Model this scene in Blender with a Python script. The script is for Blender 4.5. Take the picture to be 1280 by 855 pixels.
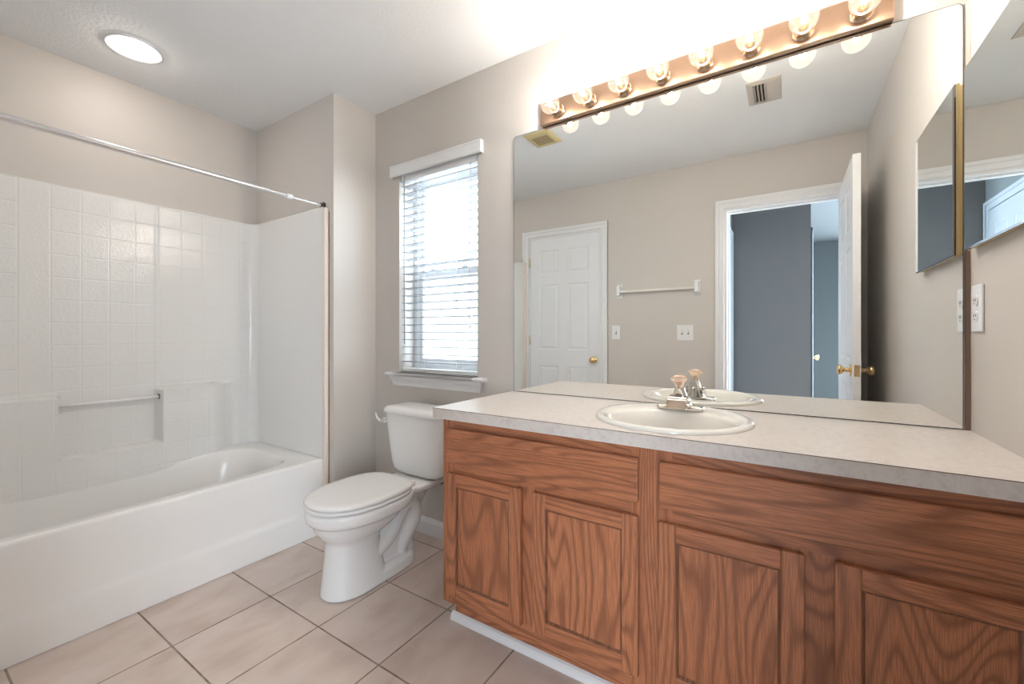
import bpy, bmesh, math, random
from mathutils import Vector, Matrix
PI = math.pi
random.seed(4)
for o in list(bpy.data.objects): bpy.data.objects.remove(o)
S = bpy.context.scene
COL = S.collection

# ------------------------------------------------------------------ camera, world, exposure
cam = bpy.data.cameras.new('camera'); camo = bpy.data.objects.new('camera', cam); COL.objects.link(camo)
camo.location = (0, 0, 1.10); camo.rotation_euler = (PI/2, 0, math.radians(33.0))
cam.sensor_width = 36; cam.lens = 36*531/1280; cam.shift_y = -9/1280; cam.clip_start = .02
S.camera = camo
S.view_settings.view_transform = 'Standard'; S.view_settings.look = 'None'
S.view_settings.gamma = 1; S.view_settings.use_curve_mapping = False
S.view_settings.exposure = 1.66
SKY = 2.45; BULB = 205.0; DOME = 12.5
world = bpy.data.worlds.new('sky'); S.world = world; world.use_nodes = True
bg = world.node_tree.nodes['Background']; bg.inputs[0].default_value = (.80, .90, 1.0, 1); 
# overcast sky: brighter overhead, glow added in the south-east to feed the bedroom openings, dull ground below the horizon
_t = world.node_tree; _l = _t.links.new
def _m(op, a, b=None, c=None):
    x = _t.nodes.new('ShaderNodeMath'); x.operation = op
    for i, v in enumerate((a, b, c)):
        if v is None: continue
        if isinstance(v, (int, float)): x.inputs[i].default_value = v
        else: _l(v, x.inputs[i])
    return x.outputs[0]
_tc = _t.nodes.new('ShaderNodeTexCoord'); _s = _t.nodes.new('ShaderNodeSeparateXYZ'); _l(_tc.outputs['Generated'], _s.inputs[0])
_up = _m('MAXIMUM', _s.outputs[2], 0.0)
_glow = _m('MAXIMUM', _m('ADD', _m('MULTIPLY', _s.outputs[0], .75), _m('MULTIPLY', _s.outputs[1], -.66)), 0.0)
_f = _m('ADD', _m('MULTIPLY_ADD', _up, 3.6, 1.0), _m('MULTIPLY', _glow, 2.7))
_l(_m('MULTIPLY', _f, SKY), bg.inputs[1])
def portal(name, loc, rot, sx, sy):
    l = bpy.data.lights.new(name, 'AREA'); l.shape = 'RECTANGLE'; l.size = sx; l.size_y = sy
    l.cycles.is_portal = True
    o = bpy.data.objects.new(name, l); COL.objects.link(o); o.location = loc; o.rotation_euler = rot
portal('window_portal', (-1.613, 1.90, 1.46), (PI/2, 0, PI), .56, 1.13)      # normals point into the rooms
portal('bedroom_portal', (2.56, -1.55, 1.275), (0, PI/2, 0), 1.85, 2.1)  # covers the added east opening
portal('bedroom_portal_south', (1.55, -4.24, 1.3), (PI/2, 0, 0), 1.3, 1.6)  # covers the added south opening

# ------------------------------------------------------------------ materials
class N:
    def __init__(s, name):
        s.m = bpy.data.materials.new(name); s.m.use_nodes = True; s.t = s.m.node_tree
        s.b = s.t.nodes['Principled BSDF']; s.out = s.t.nodes['Material Output']
    def n(s, typ, **k):
        x = s.t.nodes.new(typ)
        for a, v in k.items():
            if a.startswith('i_'): x.inputs[a[2:].replace('_', ' ')].default_value = v
            else: setattr(x, a, v)
        return x
    def l(s, a, b): s.t.links.new(a, b)
    def math(s, op, a, b=None, c=None):
        x = s.n('ShaderNodeMath', operation=op)
        for i, v in enumerate((a, b, c)):
            if v is None: continue
            if isinstance(v, (int, float)): x.inputs[i].default_value = v
            else: s.l(v, x.inputs[i])
        return x.outputs[0]
    def pos(s): return s.n('ShaderNodeNewGeometry').outputs['Position']
    def noise(s, vec, scale, detail=2, rough=.5, dist=0):
        x = s.n('ShaderNodeTexNoise'); x.inputs['Scale'].default_value = scale; x.inputs['Detail'].default_value = detail
        x.inputs['Roughness'].default_value = rough; x.inputs['Distortion'].default_value = dist
        s.l(vec, x.inputs['Vector']); return x.outputs['Fac']
    def ramp(s, fac, stops):
        x = s.n('ShaderNodeValToRGB'); e = x.color_ramp.elements
        while len(e) < len(stops): e.new(.5)
        for q, (p, c) in zip(e, stops): q.position = p; q.color = (*c, 1)
        s.l(fac, x.inputs[0]); return x.outputs[0]
    def mix(s, fac, a, b):
        x = s.n('ShaderNodeMix', data_type='RGBA')
        if isinstance(fac, (int, float)): x.inputs[0].default_value = fac
        else: s.l(fac, x.inputs[0])
        for i, v in ((6, a), (7, b)):
            if isinstance(v, tuple): x.inputs[i].default_value = (*v, 1)
            else: s.l(v, x.inputs[i])
        return x.outputs[2]
    def bump(s, h, strength, dist=.001, prev=None):
        x = s.n('ShaderNodeBump'); x.inputs['Strength'].default_value = strength; x.inputs['Distance'].default_value = dist
        s.l(h, x.inputs['Height'])
        if prev: s.l(prev, x.inputs['Normal'])
        s.l(x.outputs[0], s.b.inputs['Normal']); return x.outputs[0]
def plain(name, col, rough=.5, metal=0, coat=0, spec=.5):
    m = N(name); m.b.inputs['Base Color'].default_value = (*col, 1); m.b.inputs['Roughness'].default_value = rough
    m.b.inputs['Metallic'].default_value = metal; m.b.inputs['Coat Weight'].default_value = coat
    m.b.inputs['Specular IOR Level'].default_value = spec
    # faint unevenness so that no surface is perfectly uniform
    r = m.noise(m.pos(), 35, 3); v = m.n('ShaderNodeMapRange'); m.l(r, v.inputs[0])
    v.inputs[3].default_value = max(0, rough-.03); v.inputs[4].default_value = rough+.03; m.l(v.outputs[0], m.b.inputs['Roughness'])
    return m.m
def paint(name, col, rough=.55, bs=140, bstr=.25, bd=.0008):
    m = N(name); p = m.pos()
    m.l(m.mix(m.noise(p, 1.3, 2), tuple(c*.97 for c in col), tuple(min(1, c*1.03) for c in col)), m.b.inputs['Base Color'])
    m.b.inputs['Roughness'].default_value = rough
    m.bump(m.noise(p, bs, 3, .6), bstr, bd); return m.m
M = {}
M['wall'] = paint('greige_wall_paint', (.64, .597, .556), .5)
M['ceiling'] = paint('textured_ceiling_paint', (.87, .88, .89), .8, 70, .55, .003)
M['hall'] = paint('grey_wall_paint', (.155, .150, .148), .6)
M['bedroom'] = paint('blue_grey_wall_paint', (.145, .172, .184), .6)
M['trim'] = plain('white_gloss_trim_paint', (.84, .84, .85), .32)
M['door'] = plain('white_door_paint', (.84, .85, .87), .38)
M['vinyl'] = plain('white_window_vinyl', (.80, .82, .84), .35)
M['blind'] = plain('white_blind_valance', (.86, .87, .88), .4)
M['slat'] = plain('shaded_white_blind_slat', (.40, .41, .43), .45)  # white slats, their shade against the sky put into the colour
M['cord'] = plain('grey_blind_cord', (.55, .57, .60), .6)
M['wand'] = plain('clear_grey_wand', (.42, .46, .50), .3)
M['porcelain'] = plain('white_porcelain', (.90, .90, .895), .09, coat=.3)
M['seat'] = plain('white_seat_plastic', (.90, .89, .88), .22)
M['sink'] = plain('bone_porcelain', (.84, .81, .76), .10, coat=.3)
M['acrylic'] = plain('white_tub_acrylic', (.90, .885, .87), .20)
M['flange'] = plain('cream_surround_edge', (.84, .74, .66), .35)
M['caulk'] = plain('aged_brown_caulk', (.26, .18, .13), .8)
M['chrome'] = plain('chrome', (.82, .81, .80), .08, 1)
M['faucet'] = plain('worn_chrome', (.72, .68, .62), .13, 1)
M['knobclear'] = plain('peach_tinted_knob', (.93, .72, .58), .12, .75)
M['rod'] = plain('satin_white_chrome_rod', (.80, .80, .80), .22, .8)
M['dark'] = plain('dark_metal', (.06, .05, .045), .5, .5)
M['brass'] = plain('polished_brass', (.83, .62, .33), .16, 1)
M['socketmetal'] = plain('brown_plated_socket', (.50, .38, .27), .22, 1)
M['faucet_dark'] = plain('chrome_brown_reflection', (.46, .39, .34), .2, 1)  # spout chrome with its brown reflection put into the tint
M['brass_dull'] = plain('aged_gold_frame', (.66, .53, .30), .30, 1)
M['plate'] = plain('white_plastic_plate', (.85, .85, .85), .3)
M['slot'] = plain('dark_socket_slot', (.08, .07, .07), .6)
M['yellow'] = plain('yellowed_fan_plastic', (.66, .55, .29), .5)
M["vent"] = plain("beige_metal_register", (.60, .55, .49), .5)
M['ventdark'] = plain('dark_duct', (.05, .035, .025), .9)
M['towelbar'] = plain('almond_towel_bar', (.78, .75, .68), .25)
M['bedceil'] = paint('dimmed_ceiling_paint', (.20, .235, .26), .8, 70, .4, .002)  # white ceiling darkened and blued; the bedroom's dim light is in the colour
M['halltrim'] = plain('dimmed_white_trim_paint', (.36, .41, .46), .4)  # white hall doors and casings; dim cool daylight mixed into the colour
M['carpet'] = paint('beige_carpet', (.45, .40, .35), .95, 300, .8, .004)
M['glassedge'] = plain('dark_mirror_edge', (.10, .085, .07), .25, .6)
M['bevel'] = plain('mirror_bevel_edge', (.55, .52, .50), .06, 1)
M['gap_shade'] = plain('brown_gap_shade', (.24, .155, .11), .8)  # shade of the mirror gap put in as brown colour
M['hose'] = plain('black_supply_valve', (.03, .03, .03), .4)

def mirror_mat(name, col):
    m = N(name); g = m.n('ShaderNodeBsdfGlossy'); g.inputs['Color'].default_value = (*col, 1); g.inputs['Roughness'].default_value = 0.0
    m.l(g.outputs[0], m.out.inputs[0]); return m.m
M['mirror'] = mirror_mat('silvered_mirror', (.90, .915, .90))
def glass_mat(name, tint, glossy=.9, base=.03, emit=0):
    m = N(name); tr = m.n('ShaderNodeBsdfTransparent'); tr.inputs[0].default_value = (*tint, 1)
    g = m.n('ShaderNodeBsdfGlossy'); g.inputs['Color'].default_value = (glossy, glossy, glossy, 1); g.inputs['Roughness'].default_value = .02
    lw = m.n('ShaderNodeLayerWeight'); lw.inputs['Blend'].default_value = .30
    f = m.math('MULTIPLY_ADD', m.math('POWER', lw.outputs['Facing'], 2.5), .5, base)
    f = m.math('MULTIPLY', lw.outputs['Fresnel'], 1.0) if base < 0 else f
    mx = m.n('ShaderNodeMixShader'); m.l(f, mx.inputs[0]); m.l(tr.outputs[0], mx.inputs[1]); m.l(g.outputs[0], mx.inputs[2])
    last = mx.outputs[0]
    if emit:
        e = m.n('ShaderNodeEmission'); e.inputs[0].default_value = (1, .88, .72, 1); e.inputs[1].default_value = emit
        a = m.n('ShaderNodeAddShader'); m.l(last, a.inputs[0]); m.l(e.outputs[0], a.inputs[1]); last = a.outputs[0]
    m.l(last, m.out.inputs[0]); return m.m
M['glass'] = glass_mat('clear_window_glass', (.97, .985, .98))
M['bulb'] = glass_mat('clear_bulb_glass', (1, .985, .96), emit=.08)
def screen_mat():
    m = N('insect_screen_mesh'); tr = m.n('ShaderNodeBsdfTransparent'); tr.inputs[0].default_value = (1, 1, 1, 1)
    d = m.n('ShaderNodeBsdfDiffuse'); d.inputs[0].default_value = (.25, .26, .28, 1)
    mx = m.n('ShaderNodeMixShader'); mx.inputs[0].default_value = .35
    m.l(tr.outputs[0], mx.inputs[1]); m.l(d.outputs[0], mx.inputs[2]); m.l(mx.outputs[0], m.out.inputs[0]); return m.m
M['screen'] = screen_mat()
def emit_mat(name, col, s):
    m = N(name); e = m.n('ShaderNodeEmission'); e.inputs[0].default_value = (*col, 1); e.inputs[1].default_value = s
    m.l(e.outputs[0], m.out.inputs[0]); return m.m
M['filament'] = emit_mat('glowing_filament', (1, .955, .89), BULB)
M['dome'] = emit_mat('lit_ceiling_lens', (1, .90, .80), DOME)

def copper_mat():
    m = N('brushed_copper_brass'); tc = m.pos()
    mp = m.n('ShaderNodeMapping'); mp.inputs['Scale'].default_value = (2, 60, 60); m.l(tc, mp.inputs[0])
    n = m.noise(mp.outputs[0], 12, 4, .7)
    m.l(m.mix(n, (.47, .29, .19), (.60, .41, .29)), m.b.inputs['Base Color'])
    m.b.inputs['Metallic'].default_value = 1; m.b.inputs['Roughness'].default_value = .30; m.b.inputs['Anisotropic'].default_value = .5
    m.bump(n, .08, .0005); return m.m
M['copper'] = copper_mat()

def oak(name, grain, k=1.0, boards=0):
    """Oak: long growth-ring contours along the grain axis, plus fine pores."""
    m = N(name); oi = m.n('ShaderNodeObjectInfo'); p = m.pos()
    off = m.n('ShaderNodeVectorMath', operation='SCALE'); off.inputs[0].default_value = (17.3, 5.1, 23.7); m.l(oi.outputs['Random'], off.inputs['Scale'])
    ad = m.n('ShaderNodeVectorMath', operation='ADD'); m.l(p, ad.inputs[0]); m.l(off.outputs[0], ad.inputs[1])
    if boards:                                    # glued-up boards, each with its own figure
        sz = m.n('ShaderNodeSeparateXYZ'); m.l(p, sz.inputs[0]); bi = m.math('FLOOR', m.math('DIVIDE', sz.outputs[2], boards))
        cb_ = m.n('ShaderNodeCombineXYZ'); m.l(m.math('MULTIPLY', bi, 3.7), cb_.inputs[0]); m.l(m.math('MULTIPLY', bi, 1.9), cb_.inputs[1])
        a2 = m.n('ShaderNodeVectorMath', operation='ADD'); m.l(ad.outputs[0], a2.inputs[0]); m.l(cb_.outputs[0], a2.inputs[1]); ad = a2
    sc = {'z': (1, 1, .13), 'x': (.10, 1, 1)}[grain]
    mp = m.n('ShaderNodeMapping'); mp.inputs['Scale'].default_value = sc; m.l(ad.outputs[0], mp.inputs[0])
    n1 = m.noise(mp.outputs[0], 5.5, 1.5, .45, .25)
    ring = m.math('SINE', m.math('MULTIPLY', n1, 175.0))
    ring = m.math('MULTIPLY_ADD', ring, .5, .5); ring = m.math('POWER', ring, 2.6)
    sf = {'z': (1, 1, .035), 'x': (.035, 1, 1)}[grain]
    mf = m.n('ShaderNodeMapping'); mf.inputs['Scale'].default_value = sf; m.l(ad.outputs[0], mf.inputs[0])
    pores = m.noise(mf.outputs[0], 420, 2, .6)
    pr = m.n('ShaderNodeMapRange'); m.l(pores, pr.inputs[0]); pr.inputs[1].default_value = .42; pr.inputs[2].default_value = .62
    tone = m.noise(mp.outputs[0], 2.2, 2)
    base = m.mix(tone, tuple(c*k for c in (.46, .163, .074)), tuple(c*k for c in (.64, .262, .126)))
    c1 = m.mix(m.math('MULTIPLY', ring, .62), base, tuple(c*k for c in (.185, .062, .029)))
    c2 = m.mix(m.math('MULTIPLY', pr.outputs[0], .55), c1, tuple(c*k for c in (.23, .082, .038)))
    m.l(c2, m.b.inputs['Base Color']); m.b.inputs['Roughness'].default_value = .38
    m.b.inputs['Coat Weight'].default_value = .15; m.b.inputs['Coat Roughness'].default_value = .25
    m.bump(pores, .12, .0006); return m.m
M['oak_v'] = oak('oak_grain_upright', 'z'); M['oak_h'] = oak('oak_grain_lying', 'x'); M['oak_b'] = oak('oak_glued_boards', 'x', 1.0, .0485)
M['oak_dark'] = oak('oak_darker_bead', 'z', .5)  # same oak in darker tones for the door beads
M['oak_groove'] = plain('dark_oak_groove', (.10, .035, .018), .6)

def laminate():
    m = N('speckled_beige_laminate'); p = m.pos()
    a = m.noise(p, 60, 4, .7); b = m.noise(p, 300, 2, .6)
    c = m.ramp(a, [(.35, (.66, .60, .57)), (.55, (.77, .71, .66)), (.7, (.72, .67, .635))])
    m.l(m.mix(m.math('MULTIPLY', b, .30), c, (.56, .49, .465)), m.b.inputs['Base Color'])
    m.b.inputs['Roughness'].default_value = .33; m.bump(b, .05, .0005); return m.m
M['laminate'] = laminate()

def tile_floor():
    m = N('beige_ceramic_floor_tile'); p = m.pos(); sx = m.n('ShaderNodeSeparateXYZ'); m.l(p, sx.inputs[0])
    P = .3405
    def dist(v, off, pitch): return m.math('PINGPONG', m.math('ADD', v, off), pitch/2)   # distance to nearest line
    u = m.math('ADD', sx.outputs[0], 1.143 + P*20); v = m.math('ADD', sx.outputs[1], -.945 + P*20)
    # pingpong(u, P/2): 0 at multiples of P, P/2 in the middle of a tile
    du = m.math('PINGPONG', u, P/2); dv = m.math('PINGPONG', v, P/2)
    d = m.math('MINIMUM', du, dv)
    g = m.n('ShaderNodeMapRange', interpolation_type='SMOOTHSTEP'); m.l(d, g.inputs[0]); g.inputs[1].default_value = .0020; g.inputs[2].default_value = .0038
    idx = m.n('ShaderNodeCombineXYZ'); m.l(m.math('FLOOR', m.math('DIVIDE', u, P)), idx.inputs[0]); m.l(m.math('FLOOR', m.math('DIVIDE', v, P)), idx.inputs[1])
    wn = m.n('ShaderNodeTexWhiteNoise', noise_dimensions='3D'); m.l(idx.outputs[0], wn.inputs[0])
    sh = m.n('ShaderNodeVectorMath', operation='MULTIPLY_ADD'); m.l(wn.outputs['Color'], sh.inputs[0]); sh.inputs[1].default_value = (9, 9, 9); m.l(p, sh.inputs[2])
    st = m.n('ShaderNodeMapping'); st.inputs['Scale'].default_value = (1, .45, 1); m.l(sh.outputs[0], st.inputs[0])
    n = m.noise(st.outputs[0], 9, 4, .55, .3)
    c = m.ramp(n, [(.30, (.62, .49, .425)), (.50, (.72, .60, .53)), (.72, (.78, .67, .61))])
    sp = m.noise(sh.outputs[0], 160, 2); c = m.mix(m.math('MULTIPLY', sp, .12), c, (.56, .44, .38))
    c = m.mix(m.math('MULTIPLY', wn.outputs[0], .12), c, (.60, .49, .43))
    gn = m.noise(p, 14, 2); grout = m.ramp(gn, [(.35, (.20, .14, .10)), (.6, (.36, .29, .24))])
    m.l(m.mix(g.outputs[0], grout, c), m.b.inputs['Base Color'])
    r = m.n('ShaderNodeMapRange'); m.l(g.outputs[0], r.inputs[0]); r.inputs[3].default_value = .8; r.inputs[4].default_value = .30; m.l(r.outputs[0], m.b.inputs['Roughness'])
    b1 = m.bump(g.outputs[0], .5, .002); m.bump(m.noise(p, 25, 3), .15, .001, b1); return m.m
M['tile'] = tile_floor()

def surround_mat():
    """Moulded tile pattern of the fibreglass surround: shallow grooves and a dimpled gloss."""
    m = N('moulded_tile_surround'); p = m.pos(); s = m.n('ShaderNodeSeparateXYZ'); m.l(p, s.inputs[0])
    g = m.n('ShaderNodeNewGeometry'); nn = m.n('ShaderNodeSeparateXYZ'); m.l(g.outputs['True Normal'], nn.inputs[0])
    isx = m.math('GREATER_THAN', m.math('ABSOLUTE', nn.outputs[0]), .6)
    P = .1035
    dy = m.math('PINGPONG', m.math('ADD', s.outputs[1], -.392+P*20), P/2); dx = m.math('PINGPONG', m.math('ADD', s.outputs[0], 2.92+P*20), P/2)
    mu = m.n('ShaderNodeMix', data_type='FLOAT'); m.l(isx, mu.inputs[0]); m.l(dx, mu.inputs[2]); m.l(dy, mu.inputs[3])
    Q = .1085; dz = m.math('PINGPONG', m.math('ADD', s.outputs[2], -1.70+Q*30), Q/2)
    band = m.math('COMPARE', s.outputs[1], .4395, .0475)          # one plain upright column
    dz = m.math('ADD', dz, m.math('MULTIPLY', band, 1.0))
    d = m.math('MINIMUM', mu.outputs[0], dz)
    r = m.n('ShaderNodeMapRange', interpolation_type='SMOOTHSTEP'); m.l(d, r.inputs[0]); r.inputs[1].default_value = .0008; r.inputs[2].default_value = .0055
    m.b.inputs['Base Color'].default_value = (.84, .83, .81, 1); m.b.inputs['Roughness'].default_value = .10
    k = m.math('MULTIPLY_ADD', isx, .55, .2)
    b1 = m.bump(m.math('MULTIPLY', r.outputs[0], k), .75, .0016)
    m.bump(m.noise(p, 85, 2, .55), .8, .0014, b1); return m.m
M['surround'] = surround_mat()

# ------------------------------------------------------------------ helpers
WL = {}                                             # world location of every object
def link(name, data=None, loc=(0, 0, 0), parent=None):
    o = bpy.data.objects.new(name, data); COL.objects.link(o)
    loc = Vector(loc); WL[o.name] = loc.copy()
    if parent is not None:
        o.parent = parent; o.location = loc - WL[parent.name]
    else: o.location = loc
    return o
def tag(o, label=None, cat=None, group=None, kind=None):
    if label: o['label'] = label
    if cat: o['category'] = cat
    if group: o['group'] = group
    if kind: o['kind'] = kind
    return o
def thing(name, label, cat, loc, group=None): return tag(link(name, None, loc), label, cat, group)
def obj(name, bm, mats, parent=None, smooth=False, loc=None, label=None, angle=None):
    """One mesh object; the bmesh is given in world coordinates."""
    if loc is None: loc = WL[parent.name] if parent is not None else (0, 0, 0)
    loc = Vector(loc); bmesh.ops.translate(bm, verts=bm.verts, vec=-loc)
    bmesh.ops.recalc_face_normals(bm, faces=bm.faces)
    me = bpy.data.meshes.new(name); bm.to_mesh(me); bm.free()
    for m in (mats if isinstance(mats, (list, tuple)) else [mats]): me.materials.append(M[m] if isinstance(m, str) else m)
    if smooth or angle:
        for f in me.polygons: f.use_smooth = True
        if angle:
            me.set_sharp_from_angle(angle=math.radians(angle))
    o = link(name, me, loc, parent)
    if label: o['label'] = label
    return o
def struct(name, bm, mats, parent=None, **k):
    o = obj(name, bm, mats, parent, **k)
    if parent is None: o['kind'] = 'structure'
    return o
def box(bm, x0, x1, y0, y1, z0, z1, bev=0, seg=2, mi=0, mtx=None):
    vs = [bm.verts.new((x, y, z)) for x in (x0, x1) for y in (y0, y1) for z in (z0, z1)]
    fs = [bm.faces.new([vs[i] for i in q]) for q in ((0, 1, 3, 2), (4, 6, 7, 5), (0, 4, 5, 1), (2, 3, 7, 6), (0, 2, 6, 4), (1, 5, 7, 3))]
    for f in fs: f.material_index = mi
    if bev:
        es = list({e for f in fs for e in f.edges})
        r = bmesh.ops.bevel(bm, geom=es, offset=bev, segments=seg, affect='EDGES', profile=.5)
        for f in r['faces']: f.material_index = mi
        vs = list({v for f in r['faces'] for v in f.verts} | {v for v in vs if v.is_valid})
    if mtx: bmesh.ops.transform(bm, matrix=mtx, verts=vs)
    return vs
def B(*a, **k):
    bm = bmesh.new(); box(bm, *a, **k); return bm
def ringstack(bm, loops, cap0=False, cap1=False, closed=True, mi=0):
    """Skin a list of equally long vertex loops."""
    R = [[bm.verts.new(p) for p in lp] for lp in loops]; n = len(R[0])
    for a, b in zip(R, R[1:]):
        for i in range(n if closed else n-1):
            j = (i+1) % n
            f = bm.faces.new((a[i], a[j], b[j], b[i])); f.material_index = mi
    if cap0: bm.faces.new(list(reversed(R[0]))).material_index = mi
    if cap1: bm.faces.new(R[-1]).material_index = mi
    return R
def lathe(bm, prof, c, axis='z', n=32, mi=0, caps=(False, False)):
    """prof: (radius, height) pairs about an axis through c."""
    loops = []
    for r, h in prof:
        lp = []
        for i in range(n):
            a = 2*PI*i/n; u, v = r*math.cos(a), r*math.sin(a)
            lp.append({'z': (c[0]+u, c[1]+v, c[2]+h), 'y': (c[0]+u, c[1]+h, c[2]+v), 'x': (c[0]+h, c[1]+u, c[2]+v)}[axis])
        loops.append(lp)
    ringstack(bm, loops, *caps, mi=mi)
def smoothpath(pts, k=6):
    P = [Vector(p) for p in pts]; P = [2*P[0]-P[1]] + P + [2*P[-1]-P[-2]]; out = []
    for i in range(1, len(P)-2):
        for s in range(k):
            t = s/k; a, b, c, d = P[i-1], P[i], P[i+1], P[i+2]
            out.append(.5*((2*b)+(c-a)*t+(2*a-5*b+4*c-d)*t*t+(3*b-a-3*c+d)*t**3))
    out.append(P[-2]); return out
def tube(bm, pts, r, n=12, smooth=True, mi=0, k=6):
    P = smoothpath(pts, k) if smooth and len(pts) > 2 else [Vector(p) for p in pts]
    rr = r if callable(r) else (lambda t: r)
    T = [(P[min(i+1, len(P)-1)]-P[max(i-1, 0)]).normalized() for i in range(len(P))]
    ref = Vector((0, 0, 1)) if abs(T[0].z) < .9 else Vector((1, 0, 0))
    u = T[0].cross(ref).normalized(); loops = []
    for i, p in enumerate(P):
        u = (u - T[i]*u.dot(T[i])).normalized(); v = T[i].cross(u); q = rr(i/(len(P)-1))
        loops.append([p + (u*math.cos(2*PI*j/n)+v*math.sin(2*PI*j/n))*q for j in range(n)])
    ringstack(bm, loops, True, True, mi=mi)
def sgn(v, e): return math.copysign(abs(v)**e, v)
def sup(cx, cy, hx, hy, z, p=4, n=64):
    return [(cx+hx*sgn(math.cos(2*PI*i/n), 2/p), cy+hy*sgn(math.sin(2*PI*i/n), 2/p), z) for i in range(n)]
def egg(cx, y0, y1, hw, z, pf=2.2, pb=3.0, n=64, mid=.52):
    ym = y0+(y1-y0)*mid; out = []
    for i in range(n):
        c, s = math.cos(2*PI*i/n), math.sin(2*PI*i/n); p = pf if s < 0 else pb
        out.append((cx+hw*sgn(c, 2/p), ym+sgn(s, 2/p)*((y1-ym) if s > 0 else (ym-y0)), z))
    return out
def prism(bm, prof, a0, a1, axis, mi=0):
    """Extrude a closed 2-D profile along x or y. prof: (other horizontal, z)."""
    f = (lambda a, q: (a, q[0], q[1])) if axis == 'x' else (lambda a, q: (q[0], a, q[1]))
    ringstack(bm, [[f(a0, q) for q in prof], [f(a1, q) for q in prof]], True, True, mi=mi)

# ------------------------------------------------------------------ the room shell
W, SY, EX, WX, H = 1.72, -.15, .435, -2.94, 2.44      # north wall, south wall, east wall, west wall, ceiling
AX, AY = -2.11, 1.435                                 # boxed-out block at the end of the tub
WX0, WX1, WZ0, WZ1 = -1.90, -1.326, .885, 2.035       # window opening
struct('floor', B(WX-.12, EX+.12, SY-.12, W+.15, -.1, 0), 'tile')
struct('ceiling', B(WX-.12, EX+.12, SY-.12, W+.15, H, H+.1), 'ceiling')
struct('ceiling_bedroom', B(WX-.12, 2.7, -4.4, SY-.121, H, H+.1), 'bedceil')
bm = bmesh.new()
box(bm, WX-.12, WX0, W, W+.15, 0, H); box(bm, WX1, EX+.12, W, W+.15, 0, H)
box(bm, WX0, WX1, W, W+.15, 0, WZ0); box(bm, WX0, WX1, W, W+.15, WZ1, H)
struct('wall_north', bm, 'wall')
struct('wall_west', B(WX-.12, WX, SY-.12, W+.15, 0, H), 'wall')
struct('wall_east', B(EX, EX+.12, SY-.12, W+.15, 0, H), 'wall')
struct('wall_tub_end', B(WX, AX, AY, W, 0, H), 'wall')
D1 = (-2.128, -1.388); D2 = (-.402, .325); DH = 2.035; DH2 = 2.052
bm = bmesh.new()
for a, b, z in ((WX, D1[0], 0), (D1[0], D1[1], DH), (D1[1], D2[0], 0), (D2[0], D2[1], DH2), (D2[1], EX, 0)): box(bm, a, b, SY-.12, SY, z, H)
struct('wall_south', bm, ['wall'])
# bedroom side
struct('floor_bedroom', B(WX, 2.7, -4.4, SY-.12, -.1, -.005), 'carpet')
struct('wall_hall', B(-.475, .178, -2.6, -1.36, 0, H), 'hall')
struct('wall_hall_west', B(-.60, -.475, -1.40, SY-.12, 0, H), 'bedroom')
bm = bmesh.new()
box(bm, -.6, .9, -4.27, -4.15, 0, H); box(bm, 2.2, 2.6, -4.27, -4.15, 0, H); box(bm, .9, 2.2, -4.27, -4.15, 0, .5); box(bm, .9, 2.2, -4.27, -4.15, 2.1, H)  # opening added out of view so daylight reaches the vanity
struct('wall_bedroom_south', bm, 'bedroom')
struct('wall_bedroom_west', B(-.6, -.475, -4.2, -2.5, 0, H), 'bedroom')
bm = bmesh.new()
box(bm, 2.5, 2.6, -4.3, -2.6, 0, H); box(bm, 2.5, 2.6, -.5, SY-.12, 0, H); box(bm, 2.5, 2.6, -2.6, -.5, 0, .35); box(bm, 2.5, 2.6, -2.6, -.5, 2.2, H)  # wide unseen opening, added to throw daylight onto tub and floor
struct('wall_bedroom_east', bm, 'bedroom')
struct('wall_bedroom_north', B(.555, 2.6, SY-.22, SY-.10, 0, H), 'bedroom')

# baseboards
def baseprof(y, d): return [(y, 0), (y+d*.014, 0), (y+d*.014, .066), (y+d*.011, .076), (y+d*.006, .086), (y, .090)]
bm = bmesh.new(); prism(bm, baseprof(W, -1), AX, -1.085, 'x'); struct('baseboard_north', bm, 'trim')
bm = bmesh.new(); prism(bm, baseprof(AX, 1), AY, W-.014, 'y'); struct('baseboard_tub_end', bm, 'trim')
bm = bmesh.new(); prism(bm, baseprof(SY, 1), D1[1]+.066, D2[0]-.066, 'x'); struct('baseboard_south', bm, 'trim')
bm = bmesh.new(); prism(bm, baseprof(EX, -1), SY+.0, 1.19, 'y'); struct('baseboard_east', bm, 'trim')

# gap between the mirror and the corner: wall shade painted brown, beige above
struct('gap_shade_strip', B(.4235, .4345, W-.003, W, .829, 1.82), 'gap_shade')
struct('gap_shade_strip1', B(.4235, .4345, W-.003, W, 1.82, 2.045), 'flange')

# ------------------------------------------------------------------ doors on the south wall
def casing(bm, x0, x1, y, d, top, w=.064):
    """Stepped door casing; d = direction it stands off the wall."""
    def strip(a0, a1, z0, z1, th): box(bm, a0, a1, *(sorted((y, y+d*th))), z0, z1, .002, 1)
    for s, e in ((x0, -1), (x1, 1)):
        q = sorted((s, s+e*w)); strip(q[0], q[1], 0, top+w, .010)
        q = sorted((s+e*w, s+e*(w-.026))); strip(q[0], q[1], 0, top+w, .018)
        q = sorted((s+e*.004, s+e*.018)); strip(q[0], q[1], 0, top, .014)
    strip(x0-w, x1+w, top, top+w, .0105); strip(x0-w, x1+w, top+w-.026, top+w, .0185); strip(x0, x1, top+.004, top+.018, .0145)
def jamb(bm, x0, x1, ya, yb, top):
    box(bm, x0-.001, x0+.016, ya, yb, 0, top); box(bm, x1-.016, x1+.001, ya, yb, 0, top); box(bm, x0+.016, x1-.016, ya, yb, top-.016, top+.001)
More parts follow.
